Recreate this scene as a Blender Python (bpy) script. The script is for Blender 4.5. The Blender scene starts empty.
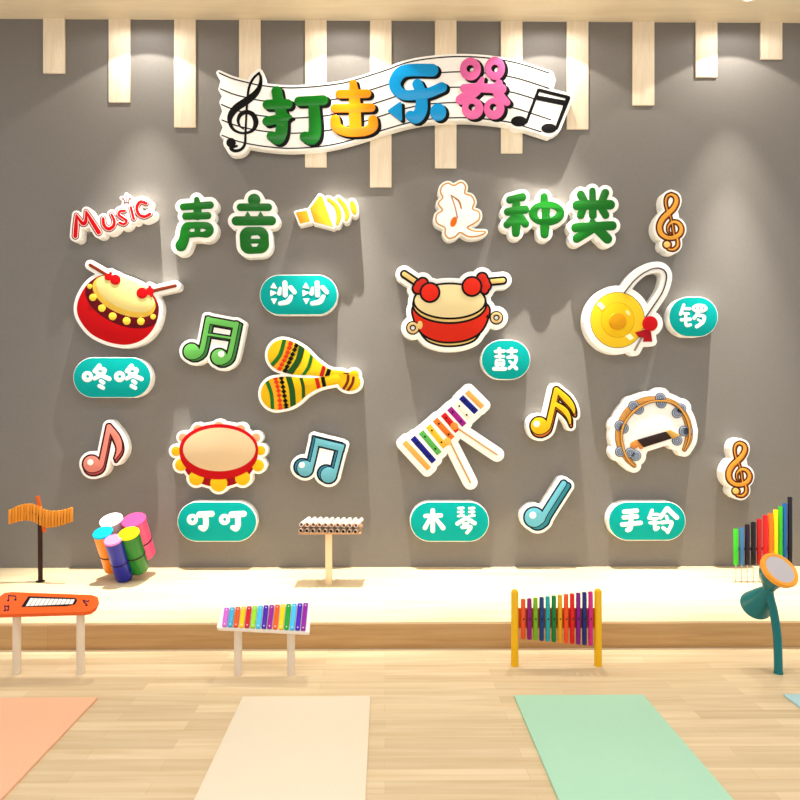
import bpy, bmesh, math, random
import numpy as np
from mathutils import Vector, Matrix
random.seed(7)
S = bpy.context.scene
COL = S.collection
# ------------------------------------------------------------------ camera
F = 700.0; CX = 391.7; CY = 395.0; YAW = math.radians(0.55); EYE = 1.5
D = F / 127.8                       # distance of the grey wall
H = EYE + 374.0 / 127.8             # ceiling height
PLAT = 0.154                        # platform height
cam = bpy.data.cameras.new('camera'); co = bpy.data.objects.new('camera', cam); COL.objects.link(co)
co.location = (0, 0, EYE); co.rotation_euler = (math.pi/2, 0, -YAW)
cam.sensor_fit = 'HORIZONTAL'; cam.sensor_width = 36; cam.lens = 36 * F / 800
cam.shift_x = (400 - CX) / 800; cam.shift_y = (CY - 400) / 800
cam.clip_start = 0.05
S.camera = co
def ray(px, py):
    a = (px - CX) / F; b = (CY - py) / F
    c, s = math.cos(YAW), math.sin(YAW)
    return Vector((a*c + s, c - a*s, b))
CAM = Vector((0, 0, EYE))
def atY(px, py, Y):
    r = ray(px, py); return CAM + r * (Y / r.y)
def atZ(px, py, Z):
    r = ray(px, py); return CAM + r * ((Z - EYE) / r.z)
class Frame:
    def __init__(s, O, U, V):
        s.O = Vector(O); s.U = Vector(U).normalized(); V = Vector(V); V = V - s.U * V.dot(s.U); s.V = V.normalized()
        s.N = s.U.cross(s.V)
    def map(s, px, py, n=0):
        r = ray(px, py); P0 = s.O + s.N * n
        t = (P0 - CAM).dot(s.N) / r.dot(s.N); P = CAM + r * t - P0
        return (P.dot(s.U), P.dot(s.V))
    def world(s, u, v, n): return s.O + s.U*u + s.V*v + s.N*n
WALL = Frame((0, D, 0), (1, 0, 0), (0, 0, 1))     # normal faces -Y, the room
# ------------------------------------------------------------------ materials
def lin(c):
    out = []
    for v in c:
        v /= 255.0
        out.append(v/12.92 if v <= 0.04045 else ((v+0.055)/1.055)**2.4)
    return (*out, 1)
_m = {}
def mat(c, rough=0.45, metal=0.0, coat=0.0, emit=0):
    k = (tuple(c), rough, metal, coat, emit)
    if k in _m: return _m[k]
    m = bpy.data.materials.new('paint_%d_%d_%d' % tuple(int(v) for v in c)); m.use_nodes = True
    b = m.node_tree.nodes['Principled BSDF']
    b.inputs['Base Color'].default_value = lin(c); b.inputs['Roughness'].default_value = rough
    b.inputs['Metallic'].default_value = metal; b.inputs['Coat Weight'].default_value = coat
    b.inputs['Specular IOR Level'].default_value = 0.1 if rough >= 0.4 else 0.22
    if emit:
        b.inputs['Emission Color'].default_value = lin(c); b.inputs['Emission Strength'].default_value = emit
    _m[k] = m; return m
def wood(name, base, dark, rows=None, plank=(1.1, 0.09), grain=(2, 40, 40), rough=0.4, seam=0.8, var=0.06, amount=0.5):
    m = bpy.data.materials.new(name); m.use_nodes = True; nt = m.node_tree; N = nt.nodes; L = nt.links
    b = N['Principled BSDF']; b.inputs['Roughness'].default_value = rough; b.inputs['Specular IOR Level'].default_value = 0.2
    tc = N.new('ShaderNodeTexCoord'); mp = N.new('ShaderNodeMapping'); mp.inputs['Scale'].default_value = grain
    L.new(tc.outputs['Object'], mp.inputs['Vector'])
    no = N.new('ShaderNodeTexNoise'); no.inputs['Scale'].default_value = 1.0; no.inputs['Detail'].default_value = 6; no.inputs['Distortion'].default_value = 0.6
    L.new(mp.outputs[0], no.inputs['Vector'])
    rp = N.new('ShaderNodeValToRGB'); rp.color_ramp.elements[0].position = 0.3; rp.color_ramp.elements[1].position = 0.7
    rp.color_ramp.elements[0].color = lin(dark); rp.color_ramp.elements[1].color = lin(base)
    L.new(no.outputs['Fac'], rp.inputs['Fac'])
    out = rp.outputs['Color']
    if rows:
        br = N.new('ShaderNodeTexBrick'); br.offset = 0.37; br.inputs['Scale'].default_value = 1.0
        br.inputs['Brick Width'].default_value = plank[0]; br.inputs['Row Height'].default_value = plank[1]
        br.inputs['Mortar Size'].default_value = 0.0012; br.inputs['Mortar Smooth'].default_value = 0.3
        g0 = 1 - var; br.inputs['Color1'].default_value = (1, 1, 1, 1); br.inputs['Color2'].default_value = (g0, g0*0.97, g0*0.92, 1)
        br.inputs['Mortar'].default_value = (seam, seam*0.95, seam*0.88, 1)
        L.new(tc.outputs['Object'], br.inputs['Vector'])
        mx = N.new('ShaderNodeMix'); mx.data_type = 'RGBA'; mx.blend_type = 'MULTIPLY'; mx.inputs['Factor'].default_value = 1
        L.new(out, mx.inputs['A']); L.new(br.outputs['Color'], mx.inputs['B']); out = mx.outputs['Result']
    L.new(out, b.inputs['Base Color'])
    return m
# ------------------------------------------------------------------ objects
def tag(o, label=None, cat=None, group=None, kind=None):
    if label: o['label'] = label
    if cat: o['category'] = cat
    if group: o['group'] = group
    if kind: o['kind'] = kind
    return o
def thing(name, label, cat, loc, group=None):
    o = bpy.data.objects.new(name, None); COL.objects.link(o); o.location = loc; o.empty_display_size = 0.1
    return tag(o, label, cat, group)
def root_loc(p):
    while p.parent: p = p.parent
    return p.location
def link(name, me, m, parent=None, label=None, sharp=32):
    me.name = name
    o = bpy.data.objects.new(name, me); COL.objects.link(o)
    if parent is not None:
        off = root_loc(parent)
        me.transform(Matrix.Translation(-off)); o.parent = parent
    me.materials.clear(); me.materials.append(m)
    if len(me.polygons):
        me.shade_smooth(); me.set_sharp_from_angle(angle=math.radians(sharp))
    if label: o['label'] = label
    return o
def settle(o):
    """put a parentless mesh's origin at the bottom centre of its geometry"""
    xs = [v.co for v in o.data.vertices]
    c = Vector(((min(v.x for v in xs)+max(v.x for v in xs))/2, (min(v.y for v in xs)+max(v.y for v in xs))/2, min(v.z for v in xs)))
    o.data.transform(Matrix.Translation(-c)); o.location = c; return o
def bm_mesh(bm):
    bmesh.ops.recalc_face_normals(bm, faces=bm.faces)
    me = bpy.data.meshes.new('m'); bm.to_mesh(me); bm.free(); return me
def join(*mes):
    bm = bmesh.new()
    for m in mes: bm.from_mesh(m); bpy.data.meshes.remove(m)
    me = bpy.data.meshes.new('m'); bm.to_mesh(me); bm.free(); return me
def box(c, size, bev=0.0, rot=None, seg=2):
    bm = bmesh.new(); bmesh.ops.create_cube(bm, size=1)
    bmesh.ops.scale(bm, vec=size, verts=bm.verts)
    if bev: bmesh.ops.bevel(bm, geom=bm.edges[:], offset=bev, segments=seg, profile=0.5, affect='EDGES')
    M = Matrix.Translation(c) @ (rot.to_4x4() if rot is not None else Matrix.Identity(4))
    bmesh.ops.transform(bm, matrix=M, verts=bm.verts)
    return bm_mesh(bm)
def tube(pts, radii, seg=20, caps=True):
    """swept round tube along a list of points"""
    pts = [Vector(p) for p in pts]
    if not isinstance(radii, (list, tuple)): radii = [radii]*len(pts)
    bm = bmesh.new(); rings = []
    t0 = (pts[1]-pts[0]).normalized(); ref = Vector((0, 0, 1)) if abs(t0.z) < 0.9 else Vector((1, 0, 0))
    a = t0.cross(ref).normalized()
    for i, p in enumerate(pts):
        t = (pts[min(i+1, len(pts)-1)] - pts[max(i-1, 0)])
        t = t.normalized() if t.length > 1e-9 else t0
        a = (a - t*a.dot(t)).normalized(); b = t.cross(a)
        rings.append([bm.verts.new(p + (a*math.cos(k*2*math.pi/seg) + b*math.sin(k*2*math.pi/seg))*radii[i]) for k in range(seg)])
    for r0, r1 in zip(rings, rings[1:]):
        for k in range(seg): bm.faces.new((r0[k], r0[(k+1) % seg], r1[(k+1) % seg], r1[k]))
    if caps: bm.faces.new(rings[0][::-1]); bm.faces.new(rings[-1])
    return bm_mesh(bm)
def lathe(p, axis, prof, seg=40):
    """prof: list of (distance along axis, radius), revolved about axis from p"""
    axis = Vector(axis).normalized(); ref = Vector((0, 0, 1)) if abs(axis.z) < 0.9 else Vector((0, 1, 0))
    a = axis.cross(ref).normalized(); b = axis.cross(a); p = Vector(p)
    bm = bmesh.new(); rings = []
    for h, r in prof:
        if r < 1e-6: rings.append([bm.verts.new(p + axis*h)])
        else: rings.append([bm.verts.new(p + axis*h + (a*math.cos(k*2*math.pi/seg)+b*math.sin(k*2*math.pi/seg))*r) for k in range(seg)])
    for r0, r1 in zip(rings, rings[1:]):
        for k in range(seg):
            k2 = (k+1) % seg
            if len(r0) == 1 and len(r1) == 1: continue
            if len(r0) == 1: bm.faces.new((r0[0], r1[k], r1[k2]))
            elif len(r1) == 1: bm.faces.new((r0[k], r1[0], r0[k2]))
            else: bm.faces.new((r0[k], r0[k2], r1[k2], r1[k]))
    return bm_mesh(bm)
# ------------------------------------------------------------------ flat shapes as distance fields (units: photo pixels)
class Sh:
    def __init__(s, fn, bb): s.fn = fn; s.bb = bb
def off(a, r): return Sh(lambda X, Y: a.fn(X, Y) - r, (a.bb[0]-r, a.bb[1]-r, a.bb[2]+r, a.bb[3]+r))
def U(*ss):
    ss = [s for s in ss if s]
    def fn(X, Y):
        d = ss[0].fn(X, Y)
        for s in ss[1:]: d = np.minimum(d, s.fn(X, Y))
        return d
    return Sh(fn, (min(s.bb[0] for s in ss), min(s.bb[1] for s in ss), max(s.bb[2] for s in ss), max(s.bb[3] for s in ss)))
def sub(a, *bs): return Sh(lambda X, Y: np.maximum(a.fn(X, Y), -U(*bs).fn(X, Y)), a.bb)
def inter(a, b): return Sh(lambda X, Y: np.maximum(a.fn(X, Y), b.fn(X, Y)), (max(a.bb[0], b.bb[0]), max(a.bb[1], b.bb[1]), min(a.bb[2], b.bb[2]), min(a.bb[3], b.bb[3])))
def sh(a, dx, dy): return Sh(lambda X, Y: a.fn(X-dx, Y-dy), (a.bb[0]+dx, a.bb[1]+dy, a.bb[2]+dx, a.bb[3]+dy))
def cr(pts, n=6, closed=False):
    """Catmull-Rom through pts (tuples of any length)"""
    P = [np.array(p, float) for p in pts]; out = []
    k = len(P); rng = range(k) if closed else range(k-1)
    for i in rng:
        if closed: p0, p1, p2, p3 = P[(i-1) % k], P[i], P[(i+1) % k], P[(i+2) % k]
        else: p0, p1, p2, p3 = P[max(i-1, 0)], P[i], P[i+1], P[min(i+2, k-1)]
        for j in range(n):
            t = j/n
            out.append(0.5*((2*p1)+(-p0+p2)*t+(2*p0-5*p1+4*p2-p3)*t*t+(-p0+3*p1-3*p2+p3)*t**3))
    if not closed: out.append(P[-1])
    return out
class Z:
    """crop coordinates of a measured detail -> photo pixels"""
    def __init__(s, x0, y0, sc): s.x0 = x0; s.y0 = y0; s.k = 1.0/sc
    def p(s, x, y): return (s.x0 + x*s.k, s.y0 + y*s.k)
    def st(s, pts, r, smooth=True):
        n = len(pts); rr = list(r) if isinstance(r, (list, tuple)) else [r]*n
        Q = [(*s.p(*q), rr[i]*s.k) for i, q in enumerate(pts)]
        if smooth and n > 2: Q = cr(Q, 5)
        def fn(X, Y):
            d = None
            for a, b in zip(Q, Q[1:]):
                dx, dy = b[0]-a[0], b[1]-a[1]; l2 = dx*dx+dy*dy + 1e-12
                t = np.clip(((X-a[0])*dx+(Y-a[1])*dy)/l2, 0, 1)
                e = np.hypot(X-a[0]-t*dx, Y-a[1]-t*dy) - (a[2]+(b[2]-a[2])*t)
                d = e if d is None else np.minimum(d, e)
            return d
        m = max(q[2] for q in Q)
        return Sh(fn, (min(q[0] for q in Q)-m, min(q[1] for q in Q)-m, max(q[0] for q in Q)+m, max(q[1] for q in Q)+m))
    def c(s, x, y, r):
        cx, cy = s.p(x, y); r *= s.k
        return Sh(lambda X, Y: np.hypot(X-cx, Y-cy)-r, (cx-r, cy-r, cx+r, cy+r))
    def poly(s, pts, smooth=False, n=6):
        Q = [s.p(*q) for q in pts]
        if smooth: Q = [tuple(q) for q in cr(Q, n, True)]
        def fn(X, Y):
            d = np.full(X.shape, 1e9); ins = np.zeros(X.shape, bool)
            for a, b in zip(Q, Q[1:]+Q[:1]):
                dx, dy = b[0]-a[0], b[1]-a[1]; l2 = dx*dx+dy*dy+1e-12
                t = np.clip(((X-a[0])*dx+(Y-a[1])*dy)/l2, 0, 1)
                d = np.minimum(d, np.hypot(X-a[0]-t*dx, Y-a[1]-t*dy))
                if abs(dy) > 1e-9:
                    c = ((a[1] > Y) != (b[1] > Y)) & (X < dx*(Y-a[1])/dy + a[0]); ins ^= c
            return np.where(ins, -d, d)
        return Sh(fn, (min(q[0] for q in Q), min(q[1] for q in Q), max(q[0] for q in Q), max(q[1] for q in Q)))
    def el(s, x, y, rx, ry, ang=0, n=48):
        c, q = math.cos(math.radians(ang)), math.sin(math.radians(ang))
        return s.poly([(x+rx*math.cos(t)*c-ry*math.sin(t)*q, y+rx*math.cos(t)*q+ry*math.sin(t)*c) for t in [2*math.pi*i/n for i in range(n)]])
    def pill(s, x0, y0, x1, y1):
        r = (y1-y0)/2
        if x1-x0 < 2*r: r = (x1-x0)/2
        ym = (y0+y1)/2
        return s.st([(x0+r, ym), (x1-r, ym)], r)
PX = Z(0, 0, 1)
def contours(shape, step):
    x0, y0, x1, y1 = shape.bb; m = step*2.5
    xs = np.arange(x0-m, x1+m+step, step); ys = np.arange(y0-m, y1+m+step, step)
    X, Y = np.meshgrid(xs, ys); V = shape.fn(X, Y); V = np.where(np.abs(V) < 1e-7, 1e-7, V); I = V < 0
    ny, nx = V.shape
    def hv(i, j): # crossing on horizontal edge (i,j)-(i,j+1)
        t = V[i, j]/(V[i, j]-V[i, j+1]); return (xs[j]+t*step, ys[i])
    def vv(i, j):
        t = V[i, j]/(V[i, j]-V[i+1, j]); return (xs[j], ys[i]+t*step)
    case = I[:-1, :-1]*1 + I[:-1, 1:]*2 + I[1:, 1:]*4 + I[1:, :-1]*8
    nxt = {}
    T = {1: [('L', 'T')], 2: [('T', 'R')], 3: [('L', 'R')], 4: [('R', 'B')], 5: [('L', 'T'), ('R', 'B')], 6: [('T', 'B')], 7: [('L', 'B')],
         8: [('B', 'L')], 9: [('B', 'T')], 10: [('T', 'R'), ('B', 'L')], 11: [('B', 'R')], 12: [('R', 'L')], 13: [('R', 'T')], 14: [('T', 'L')]}
    for i, j in zip(*np.nonzero((case > 0) & (case < 15))):
        i = int(i); j = int(j)
        E = {'T': ('h', i, j), 'B': ('h', i+1, j), 'L': ('v', i, j), 'R': ('v', i, j+1)}
        for a, b in T[int(case[i, j])]: nxt[E[a]] = E[b]
    loops = []
    while nxt:
        k0 = next(iter(nxt)); k = k0; loop = []
        while k in nxt:
            loop.append(hv(k[1], k[2]) if k[0] == 'h' else vv(k[1], k[2])); k = nxt.pop(k)
        if len(loop) > 5:
            A = sum(a[0]*b[1]-b[0]*a[1] for a, b in zip(loop, loop[1:]+loop[:1]))/2
            if abs(A) > step*step*2: loops.append(simplify(loop, step*0.07))
    return [l for l in loops if len(l) >= 3]
def simplify(P, tol):
    P = np.array(P); n = len(P); k = n//2
    def dp(a, b):
        if b <= a+1: return []
        A, B = P[a], P[b % n]; d = B-A; L = math.hypot(*d)
        Q = P[a+1:b]
        dist = np.abs((Q[:, 0]-A[0])*d[1]-(Q[:, 1]-A[1])*d[0])/L if L > 1e-9 else np.hypot(Q[:, 0]-A[0], Q[:, 1]-A[1])
        i = int(dist.argmax())
        if dist[i] < tol: return []
        return dp(a, a+1+i) + [a+1+i] + dp(a+1+i, b)
    idx = [0] + dp(0, k) + [k] + dp(k, n)
    return [tuple(P[i]) for i in idx]
def slab(shape, fr, n0, n1, bevel=0.0, step=0.4):
    """flat shape (photo pixels) extruded on frame fr between heights n0 and n1, as a mesh in world space"""
    cu = bpy.data.curves.new('c', 'CURVE'); cu.dimensions = '2D'; cu.fill_mode = 'BOTH'
    for lp in contours(shape, step):
        sp = cu.splines.new('POLY'); sp.points.add(len(lp)-1); sp.use_cyclic_u = True
        for q, (px, py) in zip(sp.points, lp):
            u, v = fr.map(px, py, n1); q.co = (u, v, 0, 1)
    bevel = min(bevel, (n1-n0)*0.45)
    cu.extrude = (n1-n0)/2 - bevel; cu.bevel_depth = bevel; cu.bevel_resolution = 2; cu.offset = -bevel
    ob = bpy.data.objects.new('c', cu); COL.objects.link(ob)
    dg = bpy.context.evaluated_depsgraph_get(); me = bpy.data.meshes.new_from_object(ob.evaluated_get(dg))
    bpy.data.objects.remove(ob); bpy.data.curves.remove(cu)
    M = Matrix.Translation(fr.O + fr.N*((n0+n1)/2)) @ Matrix((fr.U, fr.V, fr.N)).transposed().to_4x4()
    me.transform(M)
    bm = bmesh.new(); bm.from_mesh(me); bmesh.ops.remove_doubles(bm, verts=bm.verts, dist=1e-6); bm.to_mesh(me); bm.free()
    return me
# ------------------------------------------------------------------ colours
WHITE = (246, 244, 240); GREEN = (0, 108, 10); TEAL = (0, 172, 168); BLACK = (10, 9, 10)
T = 0.102                            # how far the wall signs stand out
def sign(name, label, cat, board, layers, group=None, back=-0.001, front=T, board_name='backing_board', board_col=WHITE, step=0.4):
    """layers: (part name, shape, colour, level[, options])  -> one Empty with a board and printed pieces"""
    x0, y0, x1, y1 = board.bb
    u, v = WALL.map((x0+x1)/2, y1, front)
    root = thing(name, label, cat, (u, D - back, v), group)
    link(board_name, slab(board, WALL, back, front, 0.004, step), mat(board_col, 0.5), root)
    made = {}
    for L in layers:
        nm, s, c, lv = L[:4]; op = L[4] if len(L) > 4 else {}
        if min(c) < 200: c = tuple(round(v*0.92) for v in c)     # print pigments
        th = op.get('th', 0.0016)*lv if 'th' not in op else op['th']
        me = slab(s, WALL, front-0.0015, front+th, op.get('bev', 0.0004), op.get('step', 0.3))
        par = made.get(op.get('under')) or root
        o = link(nm, me, mat(c, op.get('rough', 0.4), 0, op.get('coat', 0.0)), par, op.get('label'))
        if 'key' in op: made[op['key']] = o
    return root
# ================================================================== THE ROOM
def struct(name, me, m): 
    o = link(name, me, m); o['kind'] = 'structure'; return o
XL, XR = -4.4, 4.6
wallm = bpy.data.materials.new('grey_wall_paint'); wallm.use_nodes = True
nt = wallm.node_tree; b = nt.nodes['Principled BSDF']; b.inputs['Roughness'].default_value = 0.75
tc = nt.nodes.new('ShaderNodeTexCoord'); no = nt.nodes.new('ShaderNodeTexNoise'); no.inputs['Scale'].default_value = 60; no.inputs['Detail'].default_value = 4
rp = nt.nodes.new('ShaderNodeValToRGB'); rp.color_ramp.elements[0].color = lin((112, 108, 104)); rp.color_ramp.elements[1].color = lin((122, 117, 112))
nt.links.new(tc.outputs['Object'], no.inputs['Vector']); nt.links.new(no.outputs['Fac'], rp.inputs['Fac']); nt.links.new(rp.outputs['Color'], b.inputs['Base Color'])
bp = nt.nodes.new('ShaderNodeBump'); bp.inputs['Strength'].default_value = 0.08; bp.inputs['Distance'].default_value = 0.002
nt.links.new(no.outputs['Fac'], bp.inputs['Height']); nt.links.new(bp.outputs['Normal'], b.inputs['Normal'])
struct('wall_back', box(((XL+XR)/2, D+0.06, H/2), (XR-XL, 0.12, H)), wallm)
floorm = wood('floor_planks', (232, 212, 178), (218, 192, 152), True, (0.9, 0.085), (1.6, 28, 28), 0.45, 0.80, 0.17)
struct('floor', box(((XL+XR)/2, D/2-1.2, -0.05), (XR-XL, D+2.4, 0.1)), floorm)
PY = atZ(400, 622, PLAT).y          # platform front edge
platm = wood('platform_planks', (236, 220, 186), (224, 202, 162), True, (1.3, 0.1), (1.6, 26, 26), 0.38, 0.92, 0.05)
riserm = wood('platform_riser_shaded_wood', (196, 160, 112), (178, 140, 92), True, plank=(1.45, 20.0), var=0.12, grain=(2, 24, 40), rough=0.45)  # same wood as the platform, darkened to paint in the riser's shade
struct('floor_platform', box(((XL+XR)/2, (PY+D)/2, PLAT/2+0.0), (XR-XL, D-PY, PLAT), 0.002), platm)
struct('trim_1', box(((XL+XR)/2, PY-0.006, PLAT/2-0.004), (XR-XL, 0.012, PLAT-0.010), 0.002), riserm)
ceilm = wood('ceiling_boards', (230, 216, 190), (220, 203, 174), False, grain=(1.5, 12, 12), rough=0.5)
struct('ceiling', box(((XL+XR)/2, D-1.35, H+0.05), (XR-XL, 2.7, 0.1)), ceilm)
# ------------------------------------------------------------------ vertical wooden slats at the top of the wall
slatm = wood('pale_slat_wood', (240, 226, 204), (230, 212, 184), False, grain=(60, 60, 5), rough=0.45)
slats = [(43, 73), (108.5, 102), (174, 127), (239, 146), (305, 167), (370, 187), (435, 168), (501, 153), (567, 129), (633, 105), (696, 77), (761, 59)]
slab_l = ['pale wooden slat nearest the left end of the wall, shorter than its neighbour',
 'second pale wooden slat from the left end of the wall',
 'third pale wooden slat from the left, ending left of the title banner',
 'pale wooden slat whose lower part hides behind the black treble clef of the banner',
 'pale wooden slat behind the banner under its green and orange title characters',
 'longest pale wooden slat, reaching lowest below the banner',
 'pale wooden slat crossing behind the banner between blue and pink characters',
 'pale wooden slat crossing behind the pink character of the banner, poking out below',
 'pale wooden slat hanging just right of the title banner',
 'pale wooden slat on bare wall, second to the right of the banner',
 'pale short wooden slat, second from the right end of the wall',
 'shortest pale wooden slat, nearest the right end of the wall']
for (x, yb), lb in zip(slats, slab_l):
    u0, v0 = WALL.map(x, yb, 0.018); u1, _ = WALL.map(x+21.5, yb, 0.018)
    o = link('wooden_slat', box(((u0+u1)/2, D-0.009, (v0+H)/2), (u1-u0, 0.018, H-v0), 0.0015), slatm)
    settle(o); tag(o, lb, 'wall slat', 'wooden slats hanging down the top of the wall')
# ------------------------------------------------------------------ recessed downlights
SD = 0.36
lampx = [148, 346, 545, 729]
dl = ['round recessed ceiling downlight with white rim, above the far left lettering',
      'round recessed ceiling downlight with white rim, above the banner\'s orange character',
      'round recessed ceiling downlight with white rim, above the banner\'s right end',
      'round recessed ceiling downlight with white rim, at the top right edge of the picture']
def spot(loc, tgt, power, ang, blend, rad, col):
    l = bpy.data.lights.new('downlight_beam', 'SPOT'); l.energy = power; l.spot_size = math.radians(ang); l.spot_blend = blend
    l.shadow_soft_size = rad; l.color = col
    o = bpy.data.objects.new('downlight_beam', l); COL.objects.link(o); o.location = loc
    o.rotation_euler = (Vector(tgt)-Vector(loc)).to_track_quat('-Z', 'Y').to_euler(); return o
WARM = (1.0, 0.945, 0.83)
P_WIDE, P_CORE, P_FLOOD = 30, 265, 1300
for x, lb in zip(lampx, dl):
    u, _ = WALL.map(x, 22, 0)
    if x == 729: fx, fy = atZ(749.5, -2.6, H).x, atZ(749.5, -2.6, H).y
    else: fx, fy = u, atZ(749.5, -7, H).y
    r = thing('downlight', lb, 'downlight', (fx, fy, H), 'ceiling downlights along the wall')
    link('rim', lathe((fx, fy, H+0.001), (0, 0, -1), [(0, 0.034), (0.008, 0.036), (0.008, 0.044), (0.004, 0.052), (0, 0.053)]), mat((240, 240, 238), 0.3), r)
    link('bulb', lathe((fx, fy, H+0.001), (0, 0, -1), [(0.003, 0), (0.003, 0.035)]), mat((255, 240, 210), 0.5, emit=6), r, 'glowing lens')
    loc = (u, D-SD, H-0.02)
    spot(loc, (u, D-SD, 0), P_WIDE, 114, 0.12, 0.009, WARM)
    spot(loc, (u, D-SD, 0), 9, 172, 0.3, 0.03, (1.0, 0.98, 0.95))
    spot(loc, (u, D-SD, 0), P_CORE, 50, 0.8, 0.009, WARM)
    spot(loc, (u, D-SD, 0), P_FLOOD, 34, 1.0, 0.009, WARM)
# ================================================================== TITLE BANNER
z1 = Z(210, 60, 7.625); z2 = Z(255, 80, 10); z3 = Z(320, 70, 10); z4 = Z(380, 50, 10); z5 = Z(445, 50, 10); z6 = Z(500, 70, 10)
top = [(218.5, 72.5), (232, 78.4), (248, 82.6), (262.5, 85.6), (289, 87.8), (315, 86.5), (335, 84.2), (350, 81.3), (385, 70.5), (402, 64), (420, 59.8), (445, 57), (465, 56.5), (485, 57.6), (505, 60.3), (525, 65), (551, 73.6)]
bot = [(221, 134.8), (234, 140), (247, 143.4), (265, 146.4), (288, 148.3), (315, 147), (336, 143.8), (358, 138), (383, 130), (400, 125), (414, 121.6), (430, 119), (460, 117.6), (485, 119), (511, 122.4), (525, 126.5), (551, 135)]
tx, ty = zip(*cr(top, 5)); bx_, by_ = zip(*cr(bot, 5))
def staff(x, k): return float(np.interp(x, tx, ty))*(1-k) + float(np.interp(x, bx_, by_))*k
clef_b = z1.st([(205, 655), (160, 668), (185, 692), (235, 682), (265, 640), (270, 560), (276, 430), (285, 300), (297, 210), (330, 140), (374, 98)], [8, 14, 12, 11, 10, 8, 8, 9, 9, 9, 8])
clef_b = U(clef_b, z1.c(160, 630, 36),
    z1.st([(374, 98), (388, 140), (378, 205), (340, 262), (280, 310), (205, 360), (160, 415), (150, 470), (175, 525), (225, 553), (280, 555), (330, 530), (350, 475), (330, 420), (285, 396), (238, 410), (214, 455), (225, 500), (255, 525)],
          [7, 11, 17, 24, 28, 28, 24, 16, 11, 9, 9, 13, 20, 19, 16, 16, 12, 8, 5]))
note_b = U(z6.el(190, 512, 80, 52), z6.el(490, 582, 78, 48), z6.st([(264, 520), (385, 200)], 15), z6.st([(565, 580), (682, 280)], [17, 22]),
    z6.st([(390, 200), (680, 272)], 17, False), z6.poly([(368, 250), (660, 305), (640, 355), (350, 295)]))
region = PX.poly([(x, staff(x, 0)) for x in range(219, 552, 4)] + [(553, 80), (550, 92), (558, 100), (552, 112), (551, 128)] +
    [(x, staff(x, 1)) for x in range(549, 221, -4)] + [(222.5, 134.5), (225.5, 127), (222, 119), (225, 111), (222, 102), (225, 96), (221, 89), (223.5, 80)])
board = U(off(region, 2.8), off(clef_b, 3.2), off(note_b, 2.8), off(z6.poly([(264, 520), (385, 200), (690, 272), (565, 580)]), 2.5))
L = []
for k, x1 in zip(range(5), (549, 549, 535, 551, 541)):
    x0 = [219, 220.5, 221.5, 222, 222][k]
    L.append(('staff_line', PX.st([(x, staff(x, k/4)) for x in np.linspace(x0, x1, 60)], 0.6, False), BLACK, 1, dict(step=0.25)))
L += [('treble_clef', clef_b, BLACK, 2, dict(step=0.25)), ('beamed_note', note_b, BLACK, 2, dict(step=0.25))]
hand = U(z2.st([(215, 112), (240, 250), (268, 380), (262, 520), (230, 588), (165, 560)], [50, 52, 55, 58, 55, 48]), z2.st([(125, 245), (325, 240)], 48),
    z2.st([(120, 412), (300, 372)], 45), z2.st([(300, 372), (362, 372)], [42, 8]))
ding = U(z2.st([(440, 212), (680, 202)], [46, 50]), z2.st([(585, 230), (600, 480), (575, 580), (500, 568)], [52, 60, 62, 52]))
ji = U(z3.st([(330, 132), (345, 300), (352, 580)], [36, 54, 60]), z3.st([(198, 240), (468, 235)], 42), z3.st([(150, 382), (510, 375)], 42),
    z3.st([(150, 495), (168, 570), (250, 612), (350, 622), (460, 608), (525, 565), (528, 498)], [46, 50, 46, 44, 46, 50, 46]))
le = U(z4.st([(520, 200), (260, 205), (165, 275), (152, 365), (225, 442), (350, 448), (480, 430), (618, 372)], [62, 60, 58, 55, 50, 50, 50, 50]),
    z4.st([(375, 340), (412, 440), (412, 590), (362, 672), (305, 655)], [50, 52, 60, 60, 48]), off(z4.poly([(98, 606), (200, 535), (205, 690)]), 1.5), z4.el(582, 620, 78, 86))
qi = sub(U(z5.el(255, 188, 104, 115), z5.el(500, 182, 100, 118), z5.el(277, 585, 108, 108), z5.el(492, 585, 104, 108),
    z5.st([(195, 378), (380, 378), (565, 388)], [42, 46, 50]), z5.st([(375, 285), (310, 400), (160, 495)], [22, 55, 52]), z5.st([(540, 330), (530, 430), (620, 525)], [38, 50, 34])),
    z5.c(252, 184, 36), z5.c(498, 182, 36), z5.c(268, 570, 34), z5.c(482, 570, 34))
for nm, g, c, lb in (('title_character', U(hand, ding), (0, 118, 22), 'green character 打'), ('title_character', ji, (236, 142, 4), 'orange character 击'),
                 ('title_character', le, (0, 152, 222), 'blue character 乐'), ('title_character', qi, (236, 108, 174), 'pink character 器')):
    L.append((nm, g if g is qi else off(g, 0.25), c, 4, dict(th=0.0095, bev=0.0035, rough=0.25, coat=0.08, step=0.35, label=lb, key=lb)))
    L.append(('black_shade', off(sh(g, 2.8, 2.0), 0.6), BLACK, 3, dict(th=0.0055, bev=0.001, step=0.35, under=lb)))
sign('title_banner', 'long wavy white music staff banner with four coloured title characters over the slats', 'banner', board, L, back=0.019, front=T+0.002)
ban = bpy.data.objects['title_banner']
for x, y in ((228, 112), (284, 118), (415, 90), (528, 100)):
    p = atY(x, y, D); link('wall_spacer', lathe((p.x, D-0.0003, p.z), (0, -1, 0), [(0, 0), (0, 0.015), (0.022, 0.015), (0.022, 0)], 16), mat((200, 200, 200)), ban)
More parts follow.
